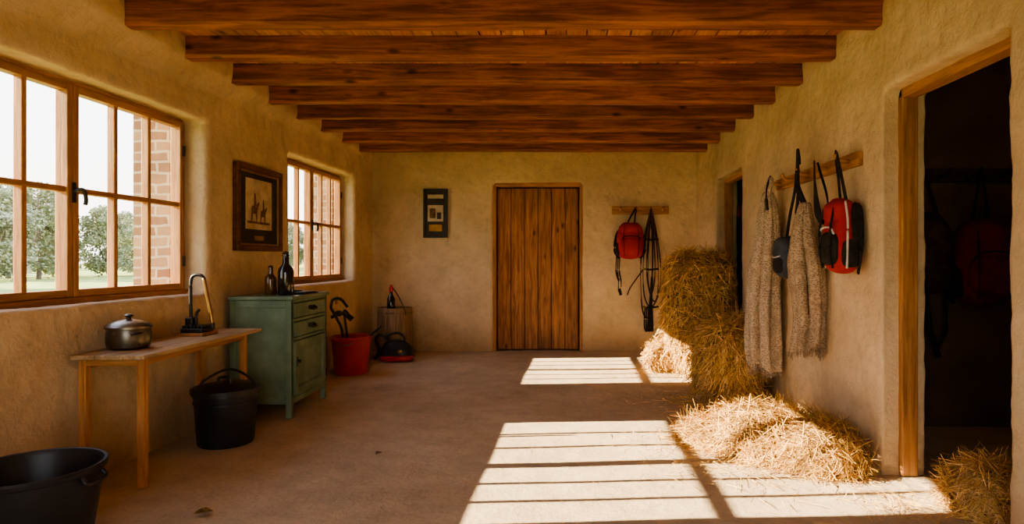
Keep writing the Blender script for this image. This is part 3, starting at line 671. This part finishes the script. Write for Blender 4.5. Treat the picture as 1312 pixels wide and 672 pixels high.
def debris():
    rd=random.Random(21); V=[];F=[];T=[]
    for _ in range(900):
        x=rd.uniform(-2.0,1.65); y=rd.uniform(2.3,7.3)
        if rd.random()>.2+.5*max(0,(x+.2)/1.8): continue
        a=rd.uniform(0,6.28); L=rd.uniform(.01,.07); w=rd.uniform(.0008,.0022); d=Vector((math.cos(a),math.sin(a),0)); s=Vector((-d.y,d.x,0))
        p=Vector((x,y,.006)); o=len(V); V+= [p+s*w,p-s*w,p+d*L-s*w*.5+Vector((0,0,.003)),p+d*L+s*w*.5+Vector((0,0,.003))]; F.append((o,o+1,o+2,o+3)); v=rd.uniform(.3,1.1); T+=[(v,v,v)]*4
    mesh('scattered_straw',V,F,M['hay'],False,T)
debris()
def leaf(x,y,s,a):
    V=[];F=[]
    n=8
    for i in range(n+1):
        t=i/n; w=.35*math.sin(math.pi*t)**.8
        for k in (-1,0,1):
            u=Vector(((t-.5)*s,k*w*s,.006+.012*abs(k)*math.sin(t*3)+.004)); V.append((x+u.x*math.cos(a)-u.y*math.sin(a),y+u.x*math.sin(a)+u.y*math.cos(a),u.z))
    for i in range(n):
        for k in range(2): F.append((i*3+k,i*3+k+1,i*3+k+4,i*3+k+3))
    mesh('dry_leaf',V,F,M['barrel'] if s<.08 else M['haycore'],True)
leaf(-1.58,2.78,.08,.4); leaf(-1.04,3.62,.05,1.2)
# ------------------------------------------------------------------ side room hangings
parts=[box('board',2.25,3.3,4.215,4.25,1.66,1.75,M['leather'],.006)]
for px in (2.4,2.6,2.8,3.0,3.2): parts.append(tube('peg',[(px,4.23,1.70),(px,4.15,1.71),(px,4.13,1.74)],.012,M['leather']))
group('coat_rail',parts,(2.8,4.23,1.7))
backpack('backpack',(2.76,4.06,1.12),(.19,.10,.28),'-y',M['maroon'],M['maroon'],(2.8,4.13,1.74),stripe=False)
def saddlebag():
    ps=[blob('body',(2.44,4.1,1.18),(.14,.09,.26),M['leather'],p=3,wob=.1,taper=-.2)]
    for s in (-1,1): ps.append(tube('strap',[(2.44+s*.06,4.1,1.4),(2.42+s*.03,4.12,1.6),(2.4,4.13,1.75)],.012,M['strap'],flat=.5))
    ps.append(tube('dangling_strap',[(2.38,4.05,1.0),(2.39,4.04,.8),(2.43,4.05,.62),(2.47,4.05,.5)],.02,M['strap'],flat=.5))
    ps.append(tube('stirrup',[(2.51,4.05,.95),(2.51,4.04,.7),(2.45,4.04,.55)],.015,M['strap'],flat=.5))
    group('saddle_bag',ps,(2.44,4.1,1.2))
saddlebag()
group('red_lantern',[lathe('lantern_body',[(0,0),(.03,0),(.045,.03),(.045,.10),(.03,.13),(.012,.15),(0,.15)],(2.0,6.92,1.60),M['redpl'],20),tube('cord',[(2.0,6.92,1.75),(2.0,6.92,2.1),(2.0,6.92,2.62)],.004,M['dark'])],(2.0,6.92,1.6))
# ------------------------------------------------------------------ outside
def outside():
    V=[];F=[]; n=60
    for j in range(n+1):
        for i in range(n+1):
            x=-150+160*i/n; y=-80+280*j/n; V.append((x,y,-.36+.15*noise.noise(Vector((x,y,0))*.05)*min(1,max(0,-x-3)/20)))
    for j in range(n):
        for i in range(n):
            a=j*(n+1)+i; F.append((a,a+1,a+n+2,a+n+1))
    mesh('meadow_ground',V,F,M['grass'],True)
    rd=random.Random(9); LV=[];LF=[];LT=[]
    cl=[]
    for _ in range(34):
        z=rd.uniform(.9,7.2); w=2.3*math.sin(math.pi*min(1,(z+.8)/8.6))**.7
        a=rd.uniform(0,6.28); q=w*rd.random()**.5; cl.append((Vector((q*math.cos(a),q*math.sin(a),z)),rd.uniform(.5,1.1)))
    for _ in range(9000):
        c,r=rd.choice(cl); d=Vector((rd.gauss(0,1),rd.gauss(0,1),rd.gauss(0,1))).normalized()*r*rd.uniform(.4,1)
        p=c+d; a=Vector((rd.gauss(0,1),rd.gauss(0,1),rd.gauss(0,1))).normalized(); b=a.cross(Vector((rd.random(),.3,.5))).normalized(); s=rd.uniform(.06,.13)
        o=len(LV); LV+=[p+a*s,p+b*s,p-a*s,p-b*s]; LF.append((o,o+1,o+2,o+3)); v=rd.uniform(.7,1.2); LT+=[(v,v,v*.95)]*4
    fm=mesh('foliage',LV,LF,M['leaf'],False,LT)
    tk=tube('trunk',[(0,0,-.5),(.05,0,1.5),(-.05,.1,3.5),(0,0,6)],lambda t:.16*(1-.75*t),M['bark'])
    bl=[tube('branch',[(0,0,1.8+k*.5),(.6*math.cos(k*2.1),.6*math.sin(k*2.1),2.8+k*.5),(1.3*math.cos(k*2.1),1.3*math.sin(k*2.1),3.8+k*.5)],lambda t:.07*(1-.7*t),M['bark']) for k in range(6)]
    first=[fm,tk]+bl
    pos=[]
    for k in range(34):
        y=22+k*2.8+rd.uniform(-1.2,1.2); pos.append((-38-rd.uniform(-5,9)-max(0,(y-60)*.1),y,rd.uniform(.55,1.12)))
    for k in range(12):
        pos.append((-66-rd.uniform(0,15),40+k*8,rd.uniform(1.0,1.5)))
    for i,(x,y,s) in enumerate(pos):
        e=bpy.data.objects.new('tree',None); COL.objects.link(e)
        for o in first:
            q=o if i==0 else bpy.data.objects.new(o.name,o.data)
            if i: COL.objects.link(q)
            q.parent=e
        e.location=(x,y,-.3); e.scale=(s*1.1,s*1.1,s); e.rotation_euler=(0,0,rd.uniform(0,6.28))
outside()
# ------------------------------------------------------------------ light
w=bpy.data.worlds.new('hazy_sky'); S.world=w; w.use_nodes=True; nt=w.node_tree; bg=nt.nodes['Background']
tc=N(nt,'ShaderNodeTexCoord'); sp=N(nt,'ShaderNodeSeparateXYZ'); r=N(nt,'ShaderNodeValToRGB')
nt.links.new(tc.outputs['Generated'],sp.inputs[0]); nt.links.new(sp.outputs['Z'],r.inputs[0]); nt.links.new(r.outputs[0],bg.inputs[0])
r.color_ramp.elements[0].position=0; r.color_ramp.elements[0].color=(1,.90,.77,1)
r.color_ramp.elements[1].position=.9; r.color_ramp.elements[1].color=(.52,.67,.95,1)
e=r.color_ramp.elements.new(.25); e.color=(.88,.91,.98,1)
bg.inputs[1].default_value=2.7
sd=Vector((1,.06,-.447)).normalized()
L=bpy.data.lights.new('sun','SUN'); L.energy=21; L.color=(1,.79,.53); L.angle=math.radians(.35)
so=bpy.data.objects.new('sun',L); COL.objects.link(so); so.rotation_mode='QUATERNION'; so.rotation_quaternion=sd.to_track_quat('-Z','Y'); so.location=(-20,0,12)
for i,(a,b,c,d) in enumerate((W_BOUNCE,W1,W2)):
    L=bpy.data.lights.new('sky_portal','AREA'); L.shape='RECTANGLE'; L.size=d-c; L.size_y=b-a
    L.cycles.is_portal=True
    o=bpy.data.objects.new('sky_portal',L); COL.objects.link(o)
    o.matrix_basis=SK@Matrix.Translation((-2.53,(a+b)/2,(c+d)/2))@Matrix.Rotation(-math.pi/2,4,'Y')
L=bpy.data.lights.new('sky_portal','AREA'); L.shape='RECTANGLE'; L.size=2.2; L.size_y=2.2; L.cycles.is_portal=True
o=bpy.data.objects.new('sky_portal',L); COL.objects.link(o); o.matrix_basis=Matrix.Translation((-.4,-1.72,1.1))@Matrix.Rotation(math.pi/2,4,'X')
L=bpy.data.lights.new('tack_room_fill','POINT'); L.energy=2.6; L.color=(1,.62,.35); L.shadow_soft_size=.1  # added fill light to lift the side room, no fixture there
o=bpy.data.objects.new('tack_room_fill',L); COL.objects.link(o); o.location=(3.4,2.6,2.2)
# ------------------------------------------------------------------ camera
cd=bpy.data.cameras.new('camera'); cam=bpy.data.objects.new('camera',cd); COL.objects.link(cam); S.camera=cam
cam.location=(0,0,1.14); cam.rotation_euler=(math.pi/2,0,0); cd.sensor_width=36; cd.lens=800/1312*36
cd.shift_x=-59/1312; cd.shift_y=-4/1312; cd.clip_start=.05; cd.clip_end=500
S.view_settings.view_transform='AgX'
try: S.view_settings.look='AgX - Medium High Contrast'
except Exception as ex: print(ex)
S.view_settings.exposure=.95
